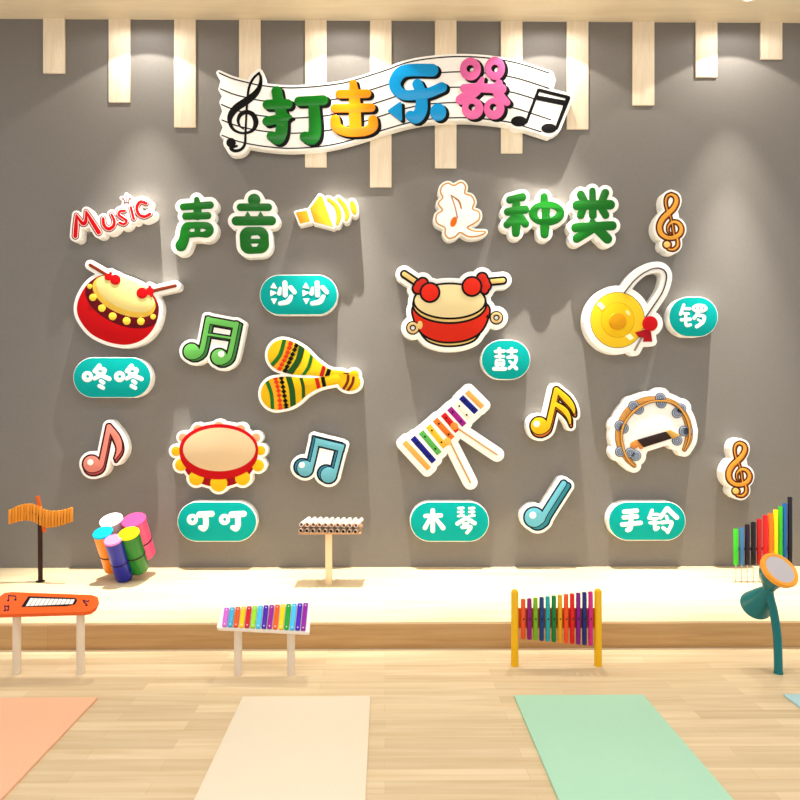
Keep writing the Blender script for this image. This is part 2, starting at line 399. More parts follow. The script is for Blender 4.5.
# ================================================================== ROW OF HEADINGS
z = Z(60, 185, 8)
let = [z.st([(122, 408), (128, 320), (130, 240)], [18, 17, 8]), z.st([(130, 240), (178, 305), (205, 290), (208, 208)], [9, 16, 16, 7]), z.st([(208, 208), (255, 290), (310, 378)], [8, 17, 19])]
M_ = U(*let); U_ = z.st([(345, 268), (352, 320), (388, 350), (425, 328), (434, 285), (412, 235)], [13, 15, 16, 15, 13, 10])
S_ = z.st([(518, 205), (482, 208), (468, 235), (500, 260), (532, 285), (512, 312), (475, 300)], 12); I_ = z.st([(567, 178), (590, 270)], 12); C_ = z.st([(688, 145), (645, 132), (615, 172), (628, 228), (672, 252), (718, 232)], 14)
star = z.poly([(531+(44 if k % 2 == 0 else 20)*math.sin(k*math.pi/5), 118-(44 if k % 2 == 0 else 20)*math.cos(k*math.pi/5)) for k in range(10)])
allm = U(M_, U_, S_, I_, C_)
L = [('star_outline', star, (130, 20, 22), 1, dict(step=0.2)), ('star_face', off(star, -0.9), WHITE, 2, dict(step=0.2)), ('star_centre', off(star, -1.9), (215, 20, 25), 3, dict(step=0.15))]
for s_, lb in ((M_, 'M'), (U_, 'U'), (S_, 's'), (I_, 'i'), (C_, 'c')):
    L.append(('letter', off(s_, -0.2), (218, 10, 18), 3, dict(step=0.2, label='red letter ' + lb, key=lb)))
    L.append(('letter_inline', off(s_, 0.5), (250, 225, 222), 2, dict(step=0.2, under=lb)))
    L.append(('letter_outline', off(s_, 1.45), (128, 14, 20), 1, dict(step=0.2, under=lb)))
sign('word_sign', 'white cut-out sign with red word Music and a small star', 'wall sign', U(off(allm, 3.5), off(star, 1.7), off(z.poly([(300, 300), (620, 190), (640, 240), (330, 330)]), 1)), L, front=T+0.004)

def char_sign(label, g, extra=None, grp='green characters on white cut-out boards', o=4.2):
    sign('character_sign', label, 'wall sign', U(off(g, o), extra) if extra else off(g, o), [('character', off(g, 0.35), GREEN, 3, dict(th=0.006, bev=0.002, rough=0.3, coat=0.05))], grp)
z = Z(165, 185, 10.667)
sheng = sub(U(z.st([(192, 232), (480, 212)], [33, 36]), z.st([(337, 152), (345, 230), (345, 330)], [24, 36, 40]), z.st([(218, 332), (455, 326)], 35),
    z.st([(250, 478), (350, 472), (435, 478)], [80, 78, 80]), z.st([(215, 490), (200, 580), (170, 645)], [50, 52, 58])),
    z.poly([(248, 485), (275, 460), (318, 462), (318, 500), (275, 502)]), z.poly([(372, 462), (405, 460), (448, 478), (410, 500), (372, 502)]))
char_sign('white cut-out board with green character 声, beside the red Music word', sheng, z.poly([(170, 320), (460, 320), (460, 480), (200, 480)]), o=4.6)
z = Z(225, 185, 10.667)
yin = sub(U(z.c(310, 158, 63), z.st([(165, 236), (460, 236)], 37), z.poly([(240, 285), (205, 350), (280, 350)]), z.poly([(378, 285), (340, 350), (418, 350)]),
    z.st([(120, 382), (495, 380)], 46), off(z.poly([(255, 545), (365, 545), (370, 630), (260, 635)]), 9)), z.poly([(265, 575), (280, 535), (350, 530), (378, 550), (375, 577)]), z.poly([(265, 620), (368, 618), (340, 660), (290, 662)]))
char_sign('white cut-out board with green character 音, left of the yellow loudspeaker sign', yin, z.poly([(165, 236), (460, 236), (460, 390), (160, 390)]))
z = Z(495, 180, 11.43)
zhong = sub(U(z.st([(172, 225), (312, 192)], [40, 44]), z.st([(243, 230), (245, 400), (240, 605)], [36, 50, 42]), z.st([(148, 362), (345, 335)], [42, 45]), z.st([(230, 420), (140, 508)], 40), z.st([(295, 430), (348, 498)], 42),
    z.el(592, 380, 200, 138), z.st([(562, 188), (570, 400), (568, 615)], [40, 50, 46])), z.poly([(480, 380), (500, 335), (535, 325), (535, 440), (500, 430)], True), z.poly([(630, 325), (680, 335), (712, 365), (680, 405), (630, 425)], True))
char_sign('white cut-out board with green character 种, right of the cloud sign', zhong, z.poly([(180, 260), (300, 230), (600, 350), (560, 480), (300, 480), (180, 480)]), o=3.7)
z = Z(555, 175, 10.667)
lei = U(z.st([(238, 322), (590, 316)], 48), z.st([(275, 205), (325, 300)], 38), z.st([(400, 165), (405, 430)], [30, 38]), z.st([(538, 188), (498, 290)], 38), z.st([(305, 340), (275, 428)], 38),
    z.st([(490, 340), (542, 428)], 36), z.st([(222, 560), (400, 545), (610, 540)], [46, 42, 46]), z.st([(390, 580), (235, 675)], 44), z.st([(450, 570), (560, 680)], 48), z.c(400, 500, 30))
char_sign('white cut-out board with green character 类, right of the 种 board', lei, z.poly([(250, 320), (580, 320), (600, 540), (230, 540)]), o=4.0)
# loudspeaker
z = Z(290, 185, 10.667)
Yl = (228, 164, 36)
bx = z.poly([(62, 292), (180, 268), (215, 388), (108, 412)]); cone = z.poly([(315, 108), (345, 125), (375, 210), (462, 448), (258, 393), (213, 248)])
a1 = z.st([(408, 152), (488, 220), (522, 320), (505, 415)], [20, 27, 30, 18]); a2 = z.st([(515, 148), (578, 220), (612, 310), (600, 368)], [20, 26, 26, 20]); a3 = z.el(676, 240, 34, 82, -14)
gap = z.poly([(400, 200), (470, 260), (490, 360), (470, 440), (420, 330)], True)
sign('loudspeaker_sign', 'yellow loudspeaker cut-out sign with three sound waves', 'wall sign', off(U(bx, cone, a1, a2, a3, gap), 1.9),
     [('speaker_box', bx, Yl, 1), ('speaker_cone', cone, Yl, 1), ('sound_wave', a1, Yl, 1), ('sound_wave', a2, Yl, 1), ('sound_wave', a3, Yl, 1)])
# cloud
z = Z(425, 175, 11.43)
cl = [(330, 122), (262, 96), (198, 130), (180, 195), (205, 258), (155, 325), (202, 402), (135, 455), (138, 545), (228, 600), (232, 672), (272, 720), (340, 705), (405, 655), (500, 702), (620, 692), (688, 650),
      (560, 642), (480, 600), (560, 552), (618, 500), (615, 425), (542, 388), (562, 310), (528, 240), (455, 212), (460, 130), (412, 85)]
cp = z.poly(cl, True, 5); OR = (214, 146, 36)
n_ = U(z.st([(298, 232), (345, 370), (370, 490)], [6, 6, 7]), z.st([(298, 232), (385, 295), (415, 382)], [6, 10, 7]))
sign('cloud_sign', 'white cloud speech bubble cut-out with thin orange outline and slim note', 'wall sign', off(cp, 2.7),
     [('cloud_border', off(cp, 1.3), (255, 236, 196), 1), ('cloud_outline', off(cp, 0.7), OR, 2, dict(step=0.25)), ('cloud_face', off(cp, -0.5), (250, 249, 252), 3, dict(step=0.25)),
      ('note_stem', n_, (190, 120, 40), 4, dict(step=0.2)), ('note_head', z.el(328, 535, 34, 60, 22), (245, 120, 20), 5, dict(step=0.2))])
# golden clefs
def gold_clef(label, dx, dy, sc=1.0):
    zz = Z(672 + dx - 32*sc, 222 + dy - 42*sc, 10/sc)
    # (the crop origin shifts so that the same drawing lands at the second place)
    s = [zz.st([(285, 690), (335, 694), (375, 655), (372, 590), (340, 545), (325, 450), (300, 355), (268, 285), (256, 215), (272, 162), (312, 142)], [10, 13, 13, 11, 8, 7, 7, 9, 10, 12, 14]),
         zz.st([(312, 142), (355, 168), (362, 220), (332, 282), (280, 332), (225, 390), (195, 460), (208, 530), (262, 572), (332, 575), (395, 540), (412, 480), (382, 430), (328, 418), (285, 455), (280, 510), (312, 545)],
               [14, 19, 22, 24, 26, 26, 25, 24, 22, 22, 22, 20, 18, 14, 9, 6, 5])]
    g = U(*s, zz.c(270, 645, 36))
    side = sh(off(g, -0.5), 0.9*sc, 0.4*sc)
    sign('treble_clef_sign', label, 'wall sign', U(off(g, 3.3*sc), off(zz.poly([(262, 180), (350, 180), (400, 480), (360, 670), (260, 660), (210, 480)]), 1)),
         [('clef_outline', off(U(g, side), 1.3), (92, 36, 12), 1, dict(step=0.25)), ('clef_shade', side, (190, 96, 30), 2, dict(step=0.25)), ('clef_face', off(g, -0.4), (246, 174, 66), 3, dict(step=0.25)), ('clef_ball', zz.c(268, 643, 30), (250, 214, 120), 4, dict(step=0.25))],
         'golden treble clef signs', front=T+0.006)
gold_clef('golden treble clef cut-out at the top right, beside the 类 board', 0, 0)
gold_clef('golden treble clef cut-out low on the right, beside the crescent tambourine', 68.7, 247.5, 0.96)
# ================================================================== DRUM WITH BRASS STUDS
z = Z(60, 250, 5)
body = z.poly([(160, 150), (115, 200), (86, 270), (92, 335), (140, 405), (200, 445), (270, 468), (340, 473), (410, 450), (462, 400), (490, 330), (488, 260), (430, 190), (320, 140), (220, 125)], True)
ring = z.el(320, 232, 168, 88, 24); skin = z.el(326, 218, 156, 76, 24); band = inter(body, z.el(314, 262, 200, 112, 24))
studs = [(147, 182, 12), (163, 237, 18), (208, 291, 18), (262, 332, 19), (332, 355, 19), (403, 357, 18), (464, 334, 13)]
k1 = U(z.c(276, 148, 26), z.el(242, 135, 20, 17), z.c(232, 143, 7), z.c(252, 116, 7)); k2 = U(z.c(410, 215, 28), z.el(448, 206, 20, 20), z.c(448, 184, 7), z.c(456, 228, 7))
s1 = z.st([(150, 75), (240, 128)], 8); s2 = z.st([(450, 207), (575, 178)], 8)
L = [('drum_body', body, (205, 8, 14), 1), ('stud_band', band, (105, 12, 24), 2), ('skin_rim', inter(ring, off(body, 1)), (242, 200, 78), 3), ('drum_skin', skin, (246, 226, 148), 4),
     ('drumstick', s1, (130, 48, 24), 5, dict(key='a')), ('drumstick', s2, (130, 48, 24), 5, dict(key='b')), ('red_ball', k1, (212, 10, 18), 6, dict(under='a')), ('red_ball', k2, (212, 10, 18), 6, dict(under='b'))]
for x, y, r in studs: L.append(('stud', z.c(x, y, r), (250, 214, 70), 5, dict(th=0.012, bev=0.003, step=0.25)))
sign('drum_sign', 'red drum cut-out sign with brass studs and two brown drumsticks, above the 咚咚 plaque', 'wall sign', U(off(body, 3.4), off(U(s1, s2, k1, k2), 3.6)), L)
# ------------------------------------------------------------------ teal plaques
def plaque(label, zz, rect, chars, **k):
    p = zz.pill(*rect)
    sign('name_plaque', label, 'plaque', p, [('teal_face', off(p, -0.55), TEAL, 1, dict(th=0.0015))] + [('character', c, (250, 250, 250), 2, dict(th=0.004, bev=0.001, step=0.22, label='white character ' + nm)) for c, nm in chars],
         'teal plaques naming sounds and instruments')
def two(f, dx, nm): return [(f(0), nm), (f(dx), nm)]
z = Z(65, 350, 8.889)
dong = lambda d: U(sub(z.c(198+d, 237, 49), z.c(200+d, 236, 14)), z.st([(305+d, 142), (265+d, 188)], 20), z.st([(300+d, 160), (350+d, 178), (330+d, 215), (262+d, 255)], [16, 18, 18, 17]), z.st([(290+d, 212), (392+d, 258)], 20), z.st([(318+d, 277), (340+d, 292)], 17), z.st([(305+d, 320), (338+d, 338)], 17))
plaque('teal rounded plaque reading 咚咚 below the studded red drum', z, (72, 65, 765, 425), two(dong, 286, '咚'))
z = Z(255, 270, 8.889)
sha = lambda d: U(off(z.poly([(165+d, 118), (143+d, 155), (188+d, 160)]), .6), off(z.poly([(141+d, 185), (184+d, 202), (141+d, 228)]), .6), off(z.poly([(147+d, 258), (190+d, 260), (168+d, 298)]), .6),
    z.st([(265+d, 115), (268+d, 222)], 22), z.st([(224+d, 160), (215+d, 208)], [12, 20]), z.st([(315+d, 155), (350+d, 198)], 20), z.st([(320+d, 238), (290+d, 282), (222+d, 298)], [18, 22, 18]))
plaque('teal rounded plaque reading 沙沙 above the maracas', z, (42, 42, 735, 400), two(sha, 287, '沙'))
z = Z(170, 495, 8.889)
ting = lambda d: U(sub(z.c(198+d, 218, 49), z.c(200+d, 217, 14)), z.st([(262+d, 175), (370+d, 168)], [28, 26]), z.st([(315+d, 185), (318+d, 262), (300+d, 300), (270+d, 290)], [25, 25, 24, 20]))
plaque('teal rounded plaque reading 叮叮 below the round tambourine', z, (65, 60, 770, 415), two(ting, 286, '叮'))
z = Z(475, 335, 13.333)
gu = U(z.st([(275, 222), (385, 216)], 22), z.st([(325, 185), (332, 300)], 22), z.st([(280, 288), (380, 288)], 20), sub(off(z.poly([(290, 345), (375, 345), (380, 392), (285, 392)]), 1.7), z.st([(305, 362), (355, 360)], 8)),
    z.st([(255, 452), (398, 452)], 26), z.st([(300, 415), (300, 440)], 16), z.st([(365, 415), (360, 440)], 16),
    z.st([(438, 218), (548, 215)], 22), z.st([(488, 185), (488, 280)], 21), z.st([(440, 300), (540, 292), (545, 345), (510, 400), (455, 445)], 21), z.st([(460, 350), (500, 390), (552, 448)], [14, 20, 24]))
plaque('small oval teal plaque reading 鼓 below the outlined red drum', z, (85, 65, 738, 597), [(gu, '鼓')])
z = Z(662, 290, 13.333)
luo = U(z.st([(292, 198), (248, 325)], 20), z.st([(290, 248), (368, 252)], 20), z.st([(285, 312), (355, 316)], 18), z.st([(262, 398), (375, 392)], 22), z.st([(318, 320), (322, 465), (380, 465)], 20),
    sub(z.el(502, 246, 105, 62), z.el(450, 246, 9, 17), z.el(502, 246, 7, 17), z.el(553, 246, 9, 17)), z.st([(485, 305), (430, 378)], 22), z.st([(495, 345), (562, 352), (545, 430), (465, 488)], [18, 22, 24, 24]), z.st([(480, 395), (520, 420)], 14))
plaque('small oval teal plaque reading 锣 at the right of the gong', z, (92, 90, 748, 625), [(luo, '锣')])
z = Z(405, 495, 8.889)
mu = U(z.st([(247, 138), (247, 318)], 20), z.st([(182, 187), (320, 182)], 18), z.st([(222, 210), (178, 292)], [16, 20]), z.st([(275, 210), (338, 292)], [16, 22]))
qn = U(*[U(z.st([(475+d, 118), (518+d, 116)], 11), z.st([(472+d, 152), (518+d, 150)], 10), z.st([(475+d, 188), (520+d, 182)], 11), z.st([(500+d, 118), (500+d, 186)], 9)) for d in (0, 97)],
    z.st([(540, 208), (465, 256)], 17), z.st([(545, 205), (620, 252)], 18), z.st([(520, 258), (560, 252)], 11), z.st([(508, 288), (585, 284), (552, 335)], 15))
plaque('teal rounded plaque reading 木琴 below the xylophone sign', z, (45, 60, 747, 415), [(mu, '木'), (qn, '琴')])
z = Z(600, 495, 8.889)
sho = U(z.st([(215, 150), (328, 140)], 19), z.st([(212, 200), (328, 192)], 19), z.st([(198, 264), (362, 248)], 19), z.st([(278, 150), (272, 285), (245, 312)], [18, 22, 20]))
lin_ = U(z.st([(465, 137), (437, 205)], 15), z.st([(460, 172), (520, 174)], 13), z.st([(452, 212), (510, 210)], 12), z.st([(445, 248), (522, 246)], 13), z.st([(485, 215), (490, 302), (516, 292)], 15),
    z.st([(595, 120), (538, 200)], 18), z.st([(600, 122), (682, 200)], 21), z.st([(590, 190), (600, 212)], 14), z.st([(550, 246), (638, 243), (602, 330)], 16), z.st([(562, 292), (600, 322)], 15))
plaque('teal rounded plaque reading 手铃 below the crescent tambourine', z, (75, 60, 762, 405), [(sho, '手'), (lin_, '铃')])
# ================================================================== NOTES
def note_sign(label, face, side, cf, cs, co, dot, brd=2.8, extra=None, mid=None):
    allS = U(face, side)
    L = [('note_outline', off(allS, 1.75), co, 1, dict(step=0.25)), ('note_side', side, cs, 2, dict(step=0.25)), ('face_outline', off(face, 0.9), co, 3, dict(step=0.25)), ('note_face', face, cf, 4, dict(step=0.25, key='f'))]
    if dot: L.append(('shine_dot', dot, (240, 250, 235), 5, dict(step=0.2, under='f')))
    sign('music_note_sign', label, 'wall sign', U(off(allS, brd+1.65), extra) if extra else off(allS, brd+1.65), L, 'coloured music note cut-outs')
z = Z(170, 305, 10)
f = U(z.c(215, 465, 78), z.c(492, 520, 78), z.st([(382, 140), (326, 420), (294, 488), (240, 522)], [24, 24, 24, 20]), z.st([(662, 190), (604, 470), (572, 542), (515, 577)], [24, 24, 24, 20]), z.poly([(362, 118), (690, 178), (676, 235), (385, 185)]), z.st([(362, 292), (610, 330)], 10))
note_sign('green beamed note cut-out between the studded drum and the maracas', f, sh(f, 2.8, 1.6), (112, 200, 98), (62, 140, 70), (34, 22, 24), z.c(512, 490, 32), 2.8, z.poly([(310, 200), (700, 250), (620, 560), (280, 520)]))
z = Z(70, 405, 5.333)
f = U(z.c(115, 315, 44), z.st([(208, 115), (172, 290), (157, 332), (128, 350)], [12, 13, 13, 9]), z.st([(212, 120), (250, 180), (262, 235), (240, 285)], [12, 18, 13, 3]))
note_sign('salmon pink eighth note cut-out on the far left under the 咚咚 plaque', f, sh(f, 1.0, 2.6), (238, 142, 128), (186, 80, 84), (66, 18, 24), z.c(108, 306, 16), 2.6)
z = Z(160, 405, 4)
f = U(z.c(580, 254, 31), z.c(674, 280, 31), z.st([(629, 145), (607, 240), (597, 265), (582, 278)], [8, 8, 8, 6]), z.st([(725, 172), (701, 266), (691, 291), (676, 304)], [8, 8, 8, 6]), z.poly([(622, 132), (738, 160), (731, 186), (620, 160)]))
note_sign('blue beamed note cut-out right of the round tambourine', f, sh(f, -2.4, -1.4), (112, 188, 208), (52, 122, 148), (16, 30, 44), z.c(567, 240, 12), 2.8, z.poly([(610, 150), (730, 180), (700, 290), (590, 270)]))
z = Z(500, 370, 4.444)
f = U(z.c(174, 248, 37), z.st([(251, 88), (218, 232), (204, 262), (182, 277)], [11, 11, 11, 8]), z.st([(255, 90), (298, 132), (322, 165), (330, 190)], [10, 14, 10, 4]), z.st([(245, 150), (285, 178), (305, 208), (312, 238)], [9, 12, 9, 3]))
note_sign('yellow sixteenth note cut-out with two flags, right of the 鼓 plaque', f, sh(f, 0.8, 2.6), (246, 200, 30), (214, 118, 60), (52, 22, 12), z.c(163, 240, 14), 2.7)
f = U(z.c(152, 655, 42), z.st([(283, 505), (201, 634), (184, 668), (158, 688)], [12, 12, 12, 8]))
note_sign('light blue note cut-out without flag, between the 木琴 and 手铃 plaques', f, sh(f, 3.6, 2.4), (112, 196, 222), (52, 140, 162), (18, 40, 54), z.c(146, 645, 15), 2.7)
# ================================================================== MARACAS
z = Z(250, 330, 6.667)
up = z.st([(222, 168), (300, 198), (410, 245), (520, 288), (610, 305)], [105, 100, 58, 30, 34]); lo = z.st([(180, 425), (250, 412), (350, 380), (460, 352), (570, 330)], [108, 102, 62, 36, 34])
knob = U(z.el(660, 345, 78, 62, 10), z.c(695, 300, 32))
body = U(up, lo, knob); MY = (238, 196, 24); GR = (24, 110, 36); DG = (28, 78, 28)
top_half = sub(up, lo)
L = [('maraca', U(up, knob), MY, 1, dict(key='u', label='upper yellow maraca')), ('maraca', lo, (240, 190, 20), 2, dict(key='l', label='lower yellow maraca'))]
def stripe(pts, r, c, clip, par, nm='stripe', lv=3): L.append((nm, inter(z.st(pts, r), clip), c, lv, dict(under=par, step=0.25)))
def zig(pts, c, par, clip, r=18, n=9):
    P = cr([z.p(*q) for q in pts], 12); P = np.array(P); idx = np.linspace(0, len(P)-1, n).round().astype(int); kk = r/6.667
    L.append(('zigzag_stripe', inter(U(*[PX.poly([(P[i][0]-kk, P[i][1]), (P[i][0], P[i][1]-kk), (P[i][0]+kk, P[i][1]), (P[i][0], P[i][1]+kk)]) for i in idx]), off(clip, 0.2)), c, 4, dict(under=par, step=0.2)))
cu_ = off(top_half, -0.1); cl_ = off(lo, -0.1)
stripe([(255, 80), (215, 180), (165, 260)], 30, (244, 164, 30), cu_, 'u', 'orange_band'); stripe([(150, 330), (172, 420), (175, 520)], 24, (246, 168, 30), cl_, 'l', 'orange_band')
stripe([(228, 70), (200, 165), (145, 235)], 13, GR, cu_, 'u', lv=4); stripe([(350, 95), (320, 205), (252, 305)], 20, DG, cu_, 'u'); stripe([(412, 165), (390, 245), (352, 305)], 11, GR, cu_, 'u')
stripe([(492, 250), (474, 312)], 13, (190, 30, 30), cu_, 'u'); stripe([(526, 268), (508, 325)], 14, BLACK, cu_, 'u')
stripe([(112, 340), (142, 425), (150, 520)], 12, GR, cl_, 'l', lv=4); stripe([(255, 305), (280, 400), (288, 510)], 19, DG, cl_, 'l'); stripe([(338, 315), (355, 380), (357, 458)], 11, DG, cl_, 'l')
stripe([(445, 325), (460, 392)], 13, (190, 30, 30), cl_, 'l'); stripe([(485, 318), (497, 380)], 13, BLACK, cl_, 'l')
stripe([(655, 305), (650, 345), (622, 395)], 9, (120, 34, 24), knob, 'u'); stripe([(690, 318), (680, 360), (652, 405)], 9, (120, 34, 24), knob, 'u'); stripe([(605, 282), (650, 288)], 8, (120, 34, 24), knob, 'u')
zig([(276, 75), (240, 175), (190, 272)], (222, 60, 26), 'u', cu_); zig([(316, 85), (272, 190), (228, 285)], BLACK, 'u', cu_); zig([(165, 305), (190, 405), (203, 522)], (222, 60, 26), 'l', cl_); zig([(205, 300), (225, 410), (243, 520)], BLACK, 'l', cl_)
sign('maracas_sign', 'pair of crossed yellow striped maracas cut-out sign below the 沙沙 plaque', 'wall sign', off(body, 2.8), L)
# ================================================================== ROUND TAMBOURINE
z = Z(160, 405, 4)
jl = [(64, 185, 19), (84, 240, 24), (145, 292, 30), (235, 313, 34), (330, 292, 30), (392, 242, 24), (402, 182, 19)]; jt = [(92, 130, 17), (152, 98, 19), (235, 85, 19), (322, 98, 19), (384, 130, 17)]
rim = U(z.el(235, 178, 158, 102), z.el(235, 196, 156, 102)); low = U(z.el(235, 222, 145, 106)); skin = z.el(237, 178, 145, 87)
L = [('lower_shell', low, (160, 14, 26), 1)] + [('jingle', z.c(*j), (244, 178, 132), 1) for j in jt] + [('jingle', z.c(*j), (240, 190, 24), 2, dict(label='yellow jingle')) for j in jl] + [('red_rim', rim, (198, 12, 22), 3), ('drum_skin', skin, (228, 200, 160), 4)]
sign('round_tambourine_sign', 'red round tambourine cut-out sign with yellow jingles, above the 叮叮 plaque', 'wall sign', U(off(U(rim, low), 2.6), *[off(z.c(*j), 2.6) for j in jl+jt]), L)
# ================================================================== OUTLINED DRUM
z = Z(390, 250, 5.333)
OL = (20, 14, 12); TAN = (232, 196, 120)
sk = z.el(318, 272, 186, 88); rimt = U(z.el(318, 292, 190, 92)); bdy = z.poly([(130, 300), (132, 370), (170, 440), (240, 478), (320, 488), (410, 475), (480, 435), (518, 365), (520, 300), (420, 250), (220, 250)], True)
lowh = z.poly([(165, 430), (200, 478), (260, 502), (320, 508), (390, 500), (450, 475), (480, 425), (440, 440), (320, 470), (210, 450)], True)
b1 = z.c(213, 226, 45); b2 = z.c(437, 194, 45); w1 = U(z.c(150, 205, 24), z.c(175, 175, 22), z.c(160, 190, 26)); w2 = U(z.c(492, 150, 24), z.c(510, 190, 24), z.c(505, 215, 15), z.c(500, 170, 26))
t1 = z.st([(76, 128), (150, 178)], 12); t2 = z.st([(500, 172), (603, 162)], 12)
r1 = sub(z.c(122, 415, 30), z.c(122, 415, 17)); r2 = sub(z.c(568, 361, 30), z.c(568, 361, 17)); l1 = z.el(160, 400, 14, 22); l2 = z.st([(520, 355), (545, 358)], 8)
def ol(s, w=2.1): return off(s, w)
L = [('lower_hoop_outline', ol(lowh), OL, 1), ('lower_hoop', lowh, TAN, 2), ('body_outline', ol(bdy), OL, 3), ('drum_body', bdy, (218, 44, 22), 4), ('rim_outline', ol(rimt), OL, 5), ('drum_rim', rimt, TAN, 6), ('skin_outline', ol(sk), OL, 7), ('drum_skin', sk, (244, 224, 168), 8),
     ('ring_outline', ol(U(r1), 1.3), OL, 5), ('pull_ring', r1, (225, 190, 130), 6), ('ring_outline', ol(U(r2), 1.3), OL, 5), ('pull_ring', r2, (225, 190, 130), 6), ('ring_lug', l1, TAN, 7), ('ring_lug', l2, OL, 4),
     ('stick_outline', ol(t1), OL, 9), ('drumstick', t1, TAN, 10), ('stick_outline', ol(t2), OL, 9), ('drumstick', t2, TAN, 10),
     ('bow_outline', ol(w1), OL, 11), ('red_bow', w1, (206, 40, 26), 12), ('bow_outline', ol(w2), OL, 11), ('red_bow', w2, (206, 40, 26), 12),
     ('ball_outline', ol(b1), OL, 13), ('red_ball', b1, (232, 44, 22), 14), ('ball_outline', ol(b2), OL, 13), ('red_ball', b2, (232, 44, 22), 14)]
L = [(a[0], a[1], a[2], a[3], dict(th=0.0009*a[3])) for a in L]
sign('drum_sign', 'black-outlined red drum cut-out sign with pull rings and two red-balled sticks', 'wall sign', U(off(U(bdy, sk, lowh), 6.6), off(U(b1, b2, w1, w2, t1, t2), 6.4), off(U(z.c(122, 415, 30), z.c(568, 361, 30)), 6.0)), L)
# ================================================================== GONG
z = Z(570, 250, 5)
gd = z.el(238, 350, 134, 138); cord = z.st([(272, 215), (330, 145), (400, 98), (455, 92), (484, 125), (468, 200), (425, 270), (380, 335)], 2.3)
cordb = z.st([(255, 240), (300, 165), (350, 115), (400, 90), (455, 88), (484, 125), (468, 200), (425, 270), (380, 335)], 27)
rb = z.c(402, 368, 38); bow = z.poly([(385, 395), (350, 405), (326, 412), (345, 435), (372, 440), (365, 458), (412, 458), (405, 410)]); stk = z.st([(362, 432), (325, 500)], 5)
L = [('disc_outline', off(gd, 0.5), (70, 44, 10), 1), ('gong_disc', gd, (250, 206, 30), 2, dict(key='g', rough=0.3)), ('inner_line', off(z.el(238, 350, 82, 86), 0.35), (176, 130, 14), 3, dict(step=0.25)), ('inner_disc', z.el(238, 350, 82, 86), (248, 200, 26), 4),
     ('centre_boss', z.c(240, 355, 43), (224, 158, 18), 5, dict(th=0.02, bev=0.007)), ('pale_patch', z.poly([(132, 272), (152, 258), (178, 285), (160, 302)]), (250, 244, 200), 3, dict(under='g')),
     ('pale_patch', z.poly([(275, 430), (300, 418), (320, 440), (300, 452)]), (250, 244, 200), 3, dict(under='g')), ('pale_patch', z.el(290, 315, 9, 16, -30), (252, 240, 160), 5, dict(under='g')),
     ('cord', cord, (50, 28, 24), 6, dict(step=0.2, key='c')), ('mallet_ball', rb, (208, 14, 26), 7, dict(th=0.014, bev=0.004)), ('mallet_bow', bow, (168, 14, 28), 6), ('mallet_stick', stk, (150, 140, 132), 5)]
sign('gong_sign', 'round yellow gong cut-out sign with looped cord and red mallet', 'wall sign', U(off(gd, 6.8), cordb, off(rb, 5), off(bow, 4.6), off(stk, 5)), L)
# ================================================================== XYLOPHONE SIGN
z = Z(380, 370, 4.444)
bars = [((108, 320), (218, 440), (240, 170, 80), 12), ((145, 300), (240, 408), (24, 30, 132), 13), ((182, 275), (264, 372), (90, 182, 84), 13), ((214, 248), (290, 342), (246, 190, 50), 13),
        ((245, 220), (322, 305), (238, 120, 36), 13), ((280, 196), (345, 272), (216, 26, 30), 13), ((308, 170), (375, 245), (160, 30, 140), 13), ((340, 145), (398, 215), (244, 226, 206), 12), ((360, 120), (428, 188), (20, 30, 130), 13), ((386, 96), (456, 166), (242, 176, 92), 12)]
L = []; bs = []
for i, (a, b_, c, w) in enumerate(bars):
    dx, dy = b_[0]-a[0], b_[1]-a[1]; l = math.hypot(dx, dy); nx_, ny_ = -dy/l*w, dx/l*w
    q = z.poly([(a[0]+nx_, a[1]+ny_), (b_[0]+nx_, b_[1]+ny_), (b_[0]-nx_, b_[1]-ny_), (a[0]-nx_, a[1]-ny_)]); bs.append(q)
    L.append(('sound_bar' if 0 < i < 9 else 'end_rail', q, c, 2, dict(key=i)))
    if 0 < i < 9:
        for t in (0.22, 0.78): L.append(('bar_pin', z.c(a[0]+dx*t, a[1]+dy*t, 4.5), BLACK, 4, dict(under=i, step=0.2, th=0.006)))
m1 = z.st([(312, 320), (402, 500)], 3.6); m2 = z.st([(350, 262), (520, 376)], 3.6)
L += [('mallet', m1, (206, 160, 104), 5, dict(key='m1')), ('mallet', m2, (206, 160, 104), 5, dict(key='m2')), ('mallet_head', z.c(300, 318, 17), (250, 190, 90), 6, dict(under='m1')), ('mallet_head', z.c(330, 250, 17), (240, 146, 60), 6, dict(under='m2'))]
core = z.poly([(150, 320), (225, 395), (420, 180), (370, 125)])
sign('xylophone_sign', 'tilted rainbow xylophone cut-out sign with two mallets, above the 木琴 plaque', 'wall sign', U(off(U(*bs, core), 5.9), off(m1, 6.4), off(m2, 6.4)), L)
# ================================================================== CRESCENT TAMBOURINE
z = Z(600, 380, 7.273)
arc = z.st([(248, 622), (200, 575), (155, 500), (135, 420), (145, 340), (185, 255), (245, 190), (330, 148), (420, 138), (500, 150), (570, 190), (620, 260), (645, 340), (645, 430), (615, 505)], [14, 18, 20, 22, 22, 24, 24, 22, 16, 14, 16, 20, 22, 24, 14])
arc2 = z.st([(258, 630), (205, 580), (168, 490), (158, 390), (188, 300), (262, 215), (350, 165), (430, 152), (510, 160), (580, 200), (628, 270), (652, 350), (650, 430), (618, 510)], [4, 6, 7, 7, 7, 7, 6, 5, 6, 7, 7, 7, 6, 4])
hnd = z.poly([(275, 435), (480, 375), (525, 425), (320, 490)]); e1 = U(z.c(248, 475, 28), z.st([(265, 450), (300, 490)], 14)); e2 = z.poly([(480, 375), (510, 362), (580, 402), (545, 425), (525, 425)])
js = [(245, 188), (282, 214), (440, 130), (447, 168), (590, 208), (562, 240), (612, 372), (640, 372), (562, 440), (145, 332), (172, 352), (148, 522), (222, 530), (262, 552)]
L = []
